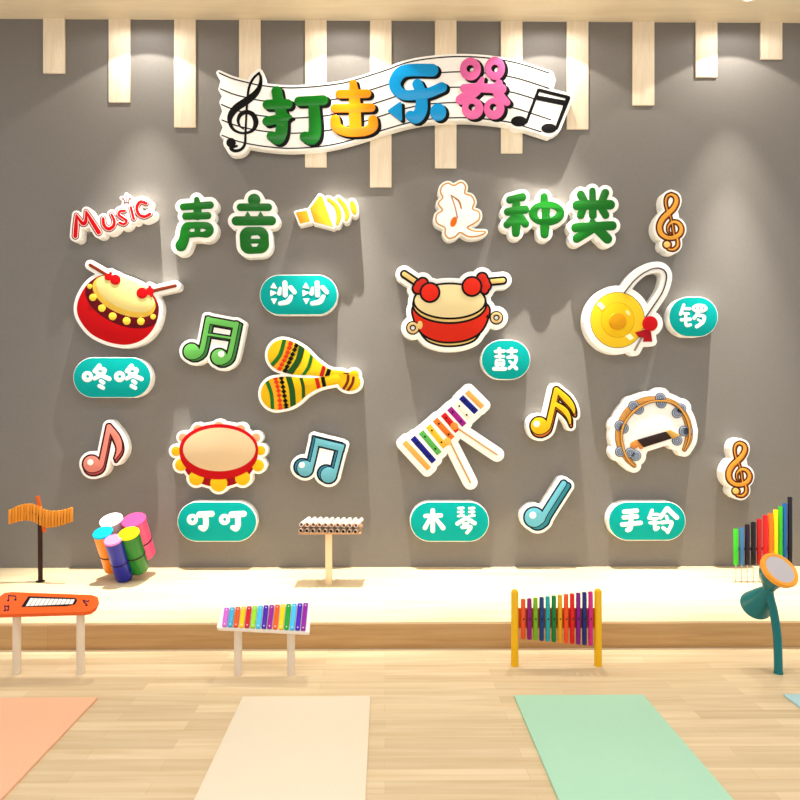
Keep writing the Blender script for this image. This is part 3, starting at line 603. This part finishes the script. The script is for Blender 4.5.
for k, (x, y) in enumerate(js):
    L.append(('jingle', z.c(x, y, 38), (66, 72, 88), 5, dict(key=('j', k))))
    L.append(('jingle_face', z.c(x, y, 33), (166, 178, 200), 6, dict(under=('j', k))))
    L.append(('jingle_ring', U(sub(z.c(x, y, 24), z.c(x, y, 19.5)), sub(z.c(x, y, 12), z.c(x, y, 8))), (70, 78, 96), 7, dict(under=('j', k), step=0.2)))
L += [('frame_outline', off(arc, 0.45), (96, 58, 22), 3), ('wooden_frame', arc, (206, 148, 76), 4), ('frame_edge_outline', off(arc2, 0.5), (96, 58, 22), 8), ('frame_edge', arc2, (220, 160, 80), 9), ('handle_end', e1, (214, 140, 66), 5), ('handle_end', e2, (206, 160, 80), 8), ('dark_grip', hnd, (50, 36, 34), 9)]
fill = z.poly([(248, 622), (155, 500), (135, 420), (145, 340), (185, 255), (245, 190), (330, 148), (420, 138), (500, 150), (570, 190), (620, 260), (645, 340), (645, 430), (615, 505), (525, 425), (320, 490), (290, 560)])
sign('crescent_tambourine_sign', 'crescent tambourine cut-out sign with grey jingles and dark grip, above the 手铃 plaque', 'wall sign', U(off(fill, 5), off(arc, 5.4), off(hnd, 4.6), *[off(z.c(x, y, 38), 5.0) for x, y in js]), L)
# ================================================================== INSTRUMENTS ON THE PLATFORM AND FLOOR
def V3(p, **k): return Vector((k.get('x', p.x), k.get('y', p.y), k.get('z', p.z)))
# 1 wavy chime on a dark pole
z = Z(0, 480, 5)
base = atZ(*z.p(202, 508), PLAT); Y = base.y; fr = Frame((0, Y, 0), (1, 0, 0), (0, 0, 1))
r = thing('wave_chime', 'wavy row of orange wooden chime bars on a dark pole, far left on the platform', 'wind chime', base)
tp = atY(*z.p(200, 175), Y)
link('pole', tube([base, (base.x, Y, base.z+0.02), (tp.x, Y, tp.z)], [0.016, 0.016, 0.016]), mat((52, 34, 28), 0.5), r)
link('pole_foot', lathe(base, (0, 0, 1), [(0, 0), (0, 0.03), (0.006, 0.03), (0.01, 0.017)]), mat((44, 30, 26), 0.5), r)
tops = [(45, 150), (100, 125), (150, 118), (195, 130), (240, 152), (300, 152), (362, 135)]; bots = [(45, 222), (100, 206), (150, 203), (195, 222), (235, 238), (290, 232), (362, 208)]
tX, tYy = zip(*cr(tops, 6)); bX, bYy = zip(*cr(bots, 6))
om = [mat((214, 140, 52), 0.4), mat((204, 128, 42), 0.4)]
nb = 21
for i in range(nb):
    x = 50 + i*(358-50)/(nb-1); yo = Y - 0.026 + 0.02*math.sin((i-3)/nb*2*math.pi)
    a = atY(*z.p(x, np.interp(x, tX, tYy)), yo); b_ = atY(*z.p(x, np.interp(x, bX, bYy)), yo)
    link('chime_bar', box(((a.x+b_.x)/2, yo, (a.z+b_.z)/2), (0.0185, 0.016, a.z-b_.z), 0.003), om[i % 2], r)
rail = [atY(*z.p(x, (np.interp(x, tX, tYy)+np.interp(x, bX, bYy))/2), Y-0.008) for x in np.linspace(48, 360, 30)]
link('support_rail', tube(rail, 0.006, 10), mat((120, 60, 24), 0.5), r)
a = atY(*z.p(178, 82), Y-0.03); b_ = atY(*z.p(214, 264), Y-0.03)
rt = Matrix.Rotation(math.atan2(b_.x-a.x, a.z-b_.z)*-1, 3, 'Y')
br_z = (a-b_).length
link('centre_bracket', box(((a.x+b_.x)/2, Y-0.003, (a.z+b_.z)/2), (0.03, 0.008, br_z), 0.003, rt), mat((196, 88, 34), 0.45), r)
# 2 cluster of tube drums
base = atZ(124.5, 580, PLAT)
r = thing('tube_drum_cluster', 'cluster of five colourful leaning tube drums on the platform, left of centre', 'drums', base)
tilt = math.radians(27)
lean = Vector((-0.07, -math.sin(tilt), math.cos(tilt))).normalized()
um = Vector((1, 0, 0)); um = (um - lean*um.dot(lean)).normalized(); vm = lean.cross(um)     # in-plane axes of the drum heads
ppm = 184.0/1.346; Cc = atY(118, 530, base.y-0.09)
dfr = Frame(Cc, um, vm)
drums = [(-7, 10.5, 11.3, 0.34, (250, 240, 246), (235, 225, 228), 'white-topped drum'), (15.7, 10.5, 11.9, 0.33, (234, 70, 130), (228, 76, 128), 'pink drum'), (10.5, -2.7, 10, 0.33, (252, 236, 10), (16, 112, 30), 'green drum with yellow head'),
         (-5, -9.2, 8.6, 0.34, (238, 130, 190), (22, 30, 150), 'blue drum with pink head'), (-15.3, -2, 9.6, 0.33, (10, 176, 214), (238, 132, 28), 'orange drum with cyan head')]
assert (dfr.N - lean).length < 1e-3, dfr.N
for du, dv, rr, ln, ch, cb, lb in drums:
    P = dfr.world(*dfr.map(118+du, 530-dv, 0), 0); R = rr/ppm*0.97; nax = (lean + vm*(-dv*0.002)).normalized(); Q = P - nax*ln
    t = link('drum_tube', lathe(Q, nax, [(0, 0), (0, R*0.97), (0.004, R), (ln-0.01, R), (ln-0.01, R*0.99)]), mat(cb, 0.35, 0, 0.3), r, lb)
    link('drum_head', lathe(P, nax, [(-0.014, R*0.9), (-0.014, R*1.03), (-0.003, R*1.03), (0.0, R*0.99), (0.001, 0)]), mat(ch, 0.4), t)
    link('band', lathe(Q + nax*ln*0.42, nax, [(-0.005, R*0.99), (-0.004, R*1.035), (0.004, R*1.035), (0.005, R*0.99)]), mat((40, 16, 34), 0.4), t)
link('support_post', tube([base, Cc - lean*0.15], 0.016), mat((60, 26, 30), 0.5), r)
link('base_plate', lathe(base, (0, 0, 1), [(0, 0), (0, 0.045), (0.006, 0.045), (0.008, 0.03), (0.008, 0)]), mat((70, 34, 34), 0.5), r)
# 3 pipe stand
z = Z(270, 500, 6.667)
base = atZ(*z.p(392, 562), PLAT)
r = thing('pipe_stand', 'slim pale post holding two rows of short metal pipes, on the platform', 'pipe instrument', base)
fy = base.y - 0.07
z0 = atY(*z.p(392, 205), fy).z
link('post', box((base.x, base.y, (base.z+z0-0.03)/2), (0.046, 0.046, z0-0.03-base.z), 0.004), mat((232, 208, 170), 0.45), r)
link('tray', box((atY(*z.p(398, 205), fy).x, fy+0.1, z0-0.024), (0.44, 0.17, 0.012), 0.003), mat((196, 150, 112), 0.45), r)
for row, yy, lb in ((0, 205, 'front'), (1, 163, 'rear')):
    for i in range(10):
        px_ = 204 + i*(568-204)/9 + (4 if row else 0)
        p = atY(*z.p(px_, yy - i*(1.2 if row == 0 else 0.5)), fy + row*0.012); p.z = z0 - i*0.0008 + row*0.0412
        q = p + Vector((0.034, 0.2, 0.006))
        R = 0.0155
        d_ = (q-p).normalized(); ln = (q-p).length
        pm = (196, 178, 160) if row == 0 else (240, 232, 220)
        o = link('pipe', lathe(p, d_, [(0.02, R*0.72), (0, R*0.72), (0, R), (ln, R), (ln, R*0.72), (ln-0.02, R*0.72)], 16), mat(pm, 0.3, 0.3), r)
        link('bore_shade_disc', lathe(p, d_, [(0.006, 0), (0.006, R*0.74)], 16), mat((44, 22, 20) if row == 0 else (120, 70, 50), 0.6), o)  # dark disc inside the mouth paints the shade of the hollow pipe
link('spacer_strip', box((atY(*z.p(398, 205), fy).x+0.006, fy+0.1, z0+0.0205), (0.43, 0.12, 0.006), 0.001), mat((186, 130, 100), 0.5), r)
# panels on two legs
def on_panel(fr, s, n0, n1, nm, m, par, bev=0.001, step=0.3, label=None): return link(nm, slab(s, fr, n0, n1, bev, step), m, par, label)
# 4 orange keyboard panel
z = Z(0, 570, 5)
bl, br_ = atZ(17, 673.5, 0), atZ(80.5, 673.5, 0); Y = (bl.y+br_.y)/2; bl.y = br_.y = Y
r = thing('keyboard_panel', 'tilted orange play panel with drawn piano keys on two pale legs, far left floor', 'play panel', ((bl.x+br_.x)/2, Y, 0))
O = atY(50, 614, Y-0.06); fr = Frame(O, (1, 0, 0), (0, math.cos(math.radians(38)), math.sin(math.radians(38))))
pan = z.poly([(-20, 165), (-6, 135), (22, 114), (60, 110), (460, 124), (486, 134), (490, 152), (474, 186), (448, 205), (420, 210), (-10, 222), (-22, 200)])
on_panel(fr, off(pan, 0.2), -0.03, 0, 'panel_board', mat((238, 96, 24), 0.35, 0, 0.2), r, 0.004)
kb = z.poly([(106, 184), (142, 131), (378, 140), (386, 150), (374, 172), (330, 180)]); on_panel(fr, kb, -0.001, 0.0015, 'keyboard_border', mat((26, 18, 30)), r, 0.0004, 0.2)
for i in range(11):
    xb = 128 + i*21.6; xt = 152 + i*20.4; yb = 180 - i*1.0; yt = 140 + i*0.6
    on_panel(fr, z.poly([(xb, yb), (xt, yt), (xt+17.5, yt+0.6), (xb+18.5, yb-1)]), -0.001, 0.004, 'piano_key', mat((248, 246, 240)), r, 0.0005, 0.12)
def mini(pts_heads, stems, r_, s_=2.2):
    return U(*[z.el(x, y, 5.5, 4) for x, y in pts_heads], *[z.st(s, s_, False) for s in stems])
for g in (mini([(40, 152), (76, 148)], [[(44, 152), (42, 127), (78, 130), (80, 150)]], 0), mini([(24, 202), (38, 200)], [[(28, 202), (22, 178), (44, 184)], [(42, 200), (42, 176)]], 0), mini([(432, 176)], [[(436, 176), (414, 150), (440, 158), (444, 152)], [(418, 160), (432, 170)]], 0)):
    on_panel(fr, g, -0.001, 0.0015, 'printed_note', mat((40, 18, 60)), r, 0.0003, 0.15)
for b_ in (bl, br_):
    link('leg', lathe(b_, (0, 0, 1), [(0, 0), (0, 0.0205), (0.004, 0.0215), (O.z+0.03, 0.0215), (O.z+0.03, 0)], 24), mat((226, 212, 190), 0.45), r)
# 5 rainbow xylophone
z = Z(190, 580, 5.714)
bl, br_ = atZ(238.2, 674.5, 0), atZ(291, 674.5, 0); Y = (bl.y+br_.y)/2; bl.y = br_.y = Y
r = thing('xylophone', 'outdoor xylophone with fifteen rainbow bars on a white tray and two legs', 'xylophone', ((bl.x+br_.x)/2, Y, 0))
O = atY(262, 629.5, Y-0.06); fr = Frame(O, (1, 0, 0), (0, math.cos(math.radians(40)), math.sin(math.radians(40))))
tray = off(z.poly([(190, 160), (684, 126), (674, 292), (160, 266)]), 1.3)
on_panel(fr, tray, -0.028, 0, 'tray', mat((250, 246, 244), 0.35), r, 0.004)
rc = [(208, 104, 214), (62, 170, 216), (226, 84, 20), (252, 200, 0), (206, 10, 34), (150, 216, 40), (66, 190, 236), (70, 20, 170), (150, 18, 150), (240, 92, 18), (252, 208, 0), (0, 160, 40), (66, 190, 240), (74, 22, 190), (140, 16, 160)]
for i, c in enumerate(rc):
    t = i/14; xt = 209 + t*(661-209); yt = 156 - t*26; xb = 196 + t*(646-196); yb = 262 + t*22
    o = on_panel(fr, off(z.poly([(xt-10, yt+3), (xt+10, yt+3), (xb+10, yb-3), (xb-10, yb-3)]), 0.55), 0.003, 0.016, 'tone_bar', mat(c, 0.3, 0, 0.3), r, 0.003, 0.2)
    for q in ((xt-1, yt+13), (xb+1, yb-13)):
        on_panel(fr, z.c(q[0], q[1], 3.6), 0.012, 0.018, 'bolt', mat((225, 220, 225), 0.3), o, 0.001, 0.12)
for b_ in (bl, br_):
    link('leg', lathe(b_, (0, 0, 1), [(0, 0), (0, 0.0205), (0.004, 0.0215), (O.z+0.03, 0.0215), (O.z+0.03, 0)], 24), mat((228, 214, 196), 0.45), r)
# 6 chime fence between yellow posts
z = Z(490, 570, 5.714)
bl, br_ = atZ(*z.p(141, 547), 0), atZ(*z.p(618, 547), 0); Y = (bl.y+br_.y)/2
r = thing('chime_fence', 'row of twelve rainbow upright chimes hung between two yellow posts', 'chimes', ((bl.x+br_.x)/2, Y, 0))
for b_, py in ((bl, 108), (br_, 106)):
    tz = atY(*z.p(141, py), Y).z
    link('post', lathe((b_.x, Y, 0), (0, 0, 1), [(0, 0), (0, 0.0205), (tz-0.018, 0.0205), (tz-0.008, 0.016), (tz-0.002, 0.009), (tz, 0)], 24), mat((232, 176, 12), 0.35, 0, 0.2), r)
a, b_ = atY(*z.p(150, 218), Y+0.012), atY(*z.p(610, 330), Y+0.012)
link('cross_board', box(((a.x+b_.x)/2, Y+0.014, (a.z+b_.z)/2), (b_.x-a.x, 0.012, a.z-b_.z), 0.002), mat((226, 108, 44), 0.45), r)
cc = [(230, 78, 36), (136, 10, 112), (118, 172, 28), (8, 56, 120), (20, 160, 166), (8, 120, 54), (226, 158, 20), (238, 78, 28), (216, 14, 26), (124, 10, 130), (10, 36, 116), (206, 30, 124)]
for i, c in enumerate(cc):
    t = i/11; x = 190 + t*385; yt = 167 - t*43; yb = 392 + t*38
    a, b_ = atY(*z.p(x, yt), Y-0.01), atY(*z.p(x, yb), Y-0.01)
    R = 0.0130; h = a.z-b_.z
    o = link('chime_tube', lathe((a.x, Y-0.008, b_.z), (0, 0, 1), [(0, 0), (0, R*0.9), (0.003, R), (h-0.004, R), (h, R*0.85), (h, 0)], 20), mat(c, 0.3, 0, 0.3), r)
    p = atY(*z.p(x, 280), Y-0.02)
    link('screw', lathe((a.x, Y-0.008-R+0.003, p.z), (0, -1, 0), [(0, 0.0045), (0.005, 0.0045), (0.006, 0.003), (0.006, 0)], 12), mat((24, 18, 22), 0.4), o)
# 7 teal talking horn
z = Z(700, 480, 3.636)
base = atZ(*z.p(285, 703), 0); Y = base.y
r = thing('talking_tube', 'teal talking tube with an orange-rimmed horn, standing on the floor at the right', 'speaking tube', base)
tm = mat((0, 112, 118), 0.35, 0, 0.3)
J = atY(*z.p(250, 398), Y); 
path = [tuple(base), tuple(atY(*z.p(284, 640), Y)), tuple(atY(*z.p(280, 560), Y)), tuple(atY(*z.p(268, 480), Y)), tuple(atY(*z.p(256, 430), Y)), tuple(J)]
link('pipe', tube([Vector(p) for p in cr(path, 6)], [0.0215]*31, 24), tm, r)
link('foot', lathe(base, (0, 0, 1), [(0, 0), (0, 0.024), (0.012, 0.024), (0.012, 0.02)], 24), tm, r)
rimc = atY(*z.p(287, 329), Y-0.10); ax = (rimc - J).normalized()
fd = Vector((0.2, -0.70, 0.68)).normalized()
# bell 1: swept from the joint to the rim
c1 = [J, J + Vector((0.002, -0.01, 0.03)), rimc - fd*0.05, rimc]
link('upper_horn', tube([Vector(p) for p in cr([tuple(p) for p in c1], 8)], list(np.interp(range(25), [0, 8, 16, 24], [0.028, 0.040, 0.072, 0.085])), 36), tm, r)
link('horn_rim', lathe(rimc, fd, [(-0.012, 0.075), (-0.012, 0.096), (0.004, 0.100), (0.014, 0.096), (0.016, 0.086), (0.010, 0.074)], 48), mat((244, 160, 44), 0.35, 0, 0.2), r)
link('horn_face', lathe(rimc, fd, [(0.011, 0.080), (0.012, 0.06), (0.013, 0)], 48), mat((188, 182, 186), 0.5), r)
e2 = atY(*z.p(206, 452), Y+0.13); d2 = (e2 - J).normalized()
ln = (e2-J).length
link('lower_horn', lathe(J, d2, [(-0.03, 0), (-0.03, 0.024), (0, 0.028), (ln*0.5, 0.056), (ln, 0.082), (ln+0.012, 0.084), (ln+0.008, 0.076), (ln*0.5, 0.048)], 40), tm, r)
# 8 organ of coloured pipes at the right
z = Z(700, 480, 3.636)
base = atZ(*z.p(225, 370), PLAT); Y = base.y
r = thing('pipe_chimes', 'row of eleven coloured upright pipes rising to the right, behind the teal horn', 'chimes', base)
xs = [130, 151, 172, 194, 215, 237, 256, 275, 292, 308, 327]; ts = [178, 172, 162, 153, 142, 128, 121, 108, 96, 85, 62]
pc = [(58, 190, 36), (60, 112, 160), (30, 10, 30), (20, 12, 18), (178, 10, 12), (222, 22, 20), (236, 112, 22), (252, 212, 0), (58, 180, 30), (24, 92, 160), (20, 14, 26)]
for x, t, c in zip(xs, ts, pc):
    a = atY(*z.p(x, t), Y); b_ = atY(*z.p(x, 308), Y); h = a.z-b_.z
    R = 0.0165 if x < 290 else 0.0155
    o = link('coloured_pipe', lathe((a.x, Y, b_.z), (0, 0, 1), [(0, 0), (0, R), (h-0.002, R), (h, R*0.93), (h, R*0.7), (h-0.03, R*0.7), (h-0.03, 0)], 20), mat(c, 0.3, 0, 0.3), r)
    link('pipe_leg', tube([(a.x, Y, PLAT), (a.x, Y, b_.z+0.01)], 0.0035, 10), mat((196, 180, 168), 0.35, 0.4), o)
a, b_ = atY(*z.p(124, 250), Y+0.02), atY(*z.p(333, 250), Y+0.02)
link('back_rail', box(((a.x+b_.x)/2, Y+0.0195, a.z), (b_.x-a.x, 0.008, 0.02), 0.001), mat((90, 80, 78), 0.4), r)
# ================================================================== MATS
def mat_floor(label, tl, tr, colr):
    yb = 3.5; L0 = atZ(*tl, 0.012); R0 = atZ(*tr, 0.012)
    x0, x1 = L0.x, R0.x; y1 = (L0.y+R0.y)/2; y0 = y1-1.5
    m = bpy.data.materials.new('foam_mat'); m.use_nodes = True; n = m.node_tree; b = n.nodes['Principled BSDF']; b.inputs['Roughness'].default_value = 0.8
    tcn = n.nodes.new('ShaderNodeTexCoord'); nn = n.nodes.new('ShaderNodeTexNoise'); nn.inputs['Scale'].default_value = 220; nn.inputs['Detail'].default_value = 3
    r_ = n.nodes.new('ShaderNodeValToRGB'); r_.color_ramp.elements[0].color = lin([v*0.96 for v in colr]); r_.color_ramp.elements[1].color = lin([min(255, v*1.02) for v in colr])
    n.links.new(tcn.outputs['Object'], nn.inputs['Vector']); n.links.new(nn.outputs['Fac'], r_.inputs['Fac']); n.links.new(r_.outputs['Color'], b.inputs['Base Color'])
    bu = n.nodes.new('ShaderNodeBump'); bu.inputs['Strength'].default_value = 0.15; bu.inputs['Distance'].default_value = 0.002
    n.links.new(nn.outputs['Fac'], bu.inputs['Height']); n.links.new(bu.outputs['Normal'], b.inputs['Normal'])
    o = link('floor_mat', box(((x0+x1)/2, (y0+y1)/2, 0.006), (x1-x0, y1-y0, 0.012), 0.003), m)
    settle(o); tag(o, label, 'mat', 'rectangular exercise mats on the floor')
mat_floor('salmon orange rectangular mat on the floor at the left edge', (-30, 697.5), (97.5, 697), (242, 186, 150))
mat_floor('cream beige rectangular mat on the floor below the xylophone', (242.5, 696.5), (370.5, 695.5), (236, 222, 198))
mat_floor('mint green rectangular mat on the floor below the chime fence', (514, 695), (643, 694), (172, 218, 190))
mat_floor('pale blue rectangular mat peeking in at the lower right edge', (783.5, 694), (912, 693), (176, 214, 222))
# ================================================================== LIGHT
w = bpy.data.worlds.new('world'); S.world = w; w.use_nodes = True
bg = w.node_tree.nodes['Background']; bg.inputs['Color'].default_value = (1.0, 0.985, 0.96, 1); bg.inputs['Strength'].default_value = 1.0
def area(loc, tgt, sx, sy, power, col):
    l = bpy.data.lights.new('added_floor_fill', 'AREA'); l.shape = 'RECTANGLE'; l.size = sx; l.size_y = sy; l.energy = power; l.color = col
    o = bpy.data.objects.new('added_floor_fill', l); COL.objects.link(o); o.location = loc
    o.rotation_euler = (Vector(tgt)-Vector(loc)).to_track_quat('-Z', 'Y').to_euler()
area((0.3, 2.2, H-0.1), (0.3, 2.5, 0), 5.0, 1.0, 75, (1.0, 0.95, 0.86))  # added soft fill that brightens the front floor, no fixture behind it
S.view_settings.view_transform = 'Standard'; S.view_settings.look = 'None'; S.view_settings.gamma = 1.0
S.view_settings.exposure = 0.0; S.view_settings.use_curve_mapping = False
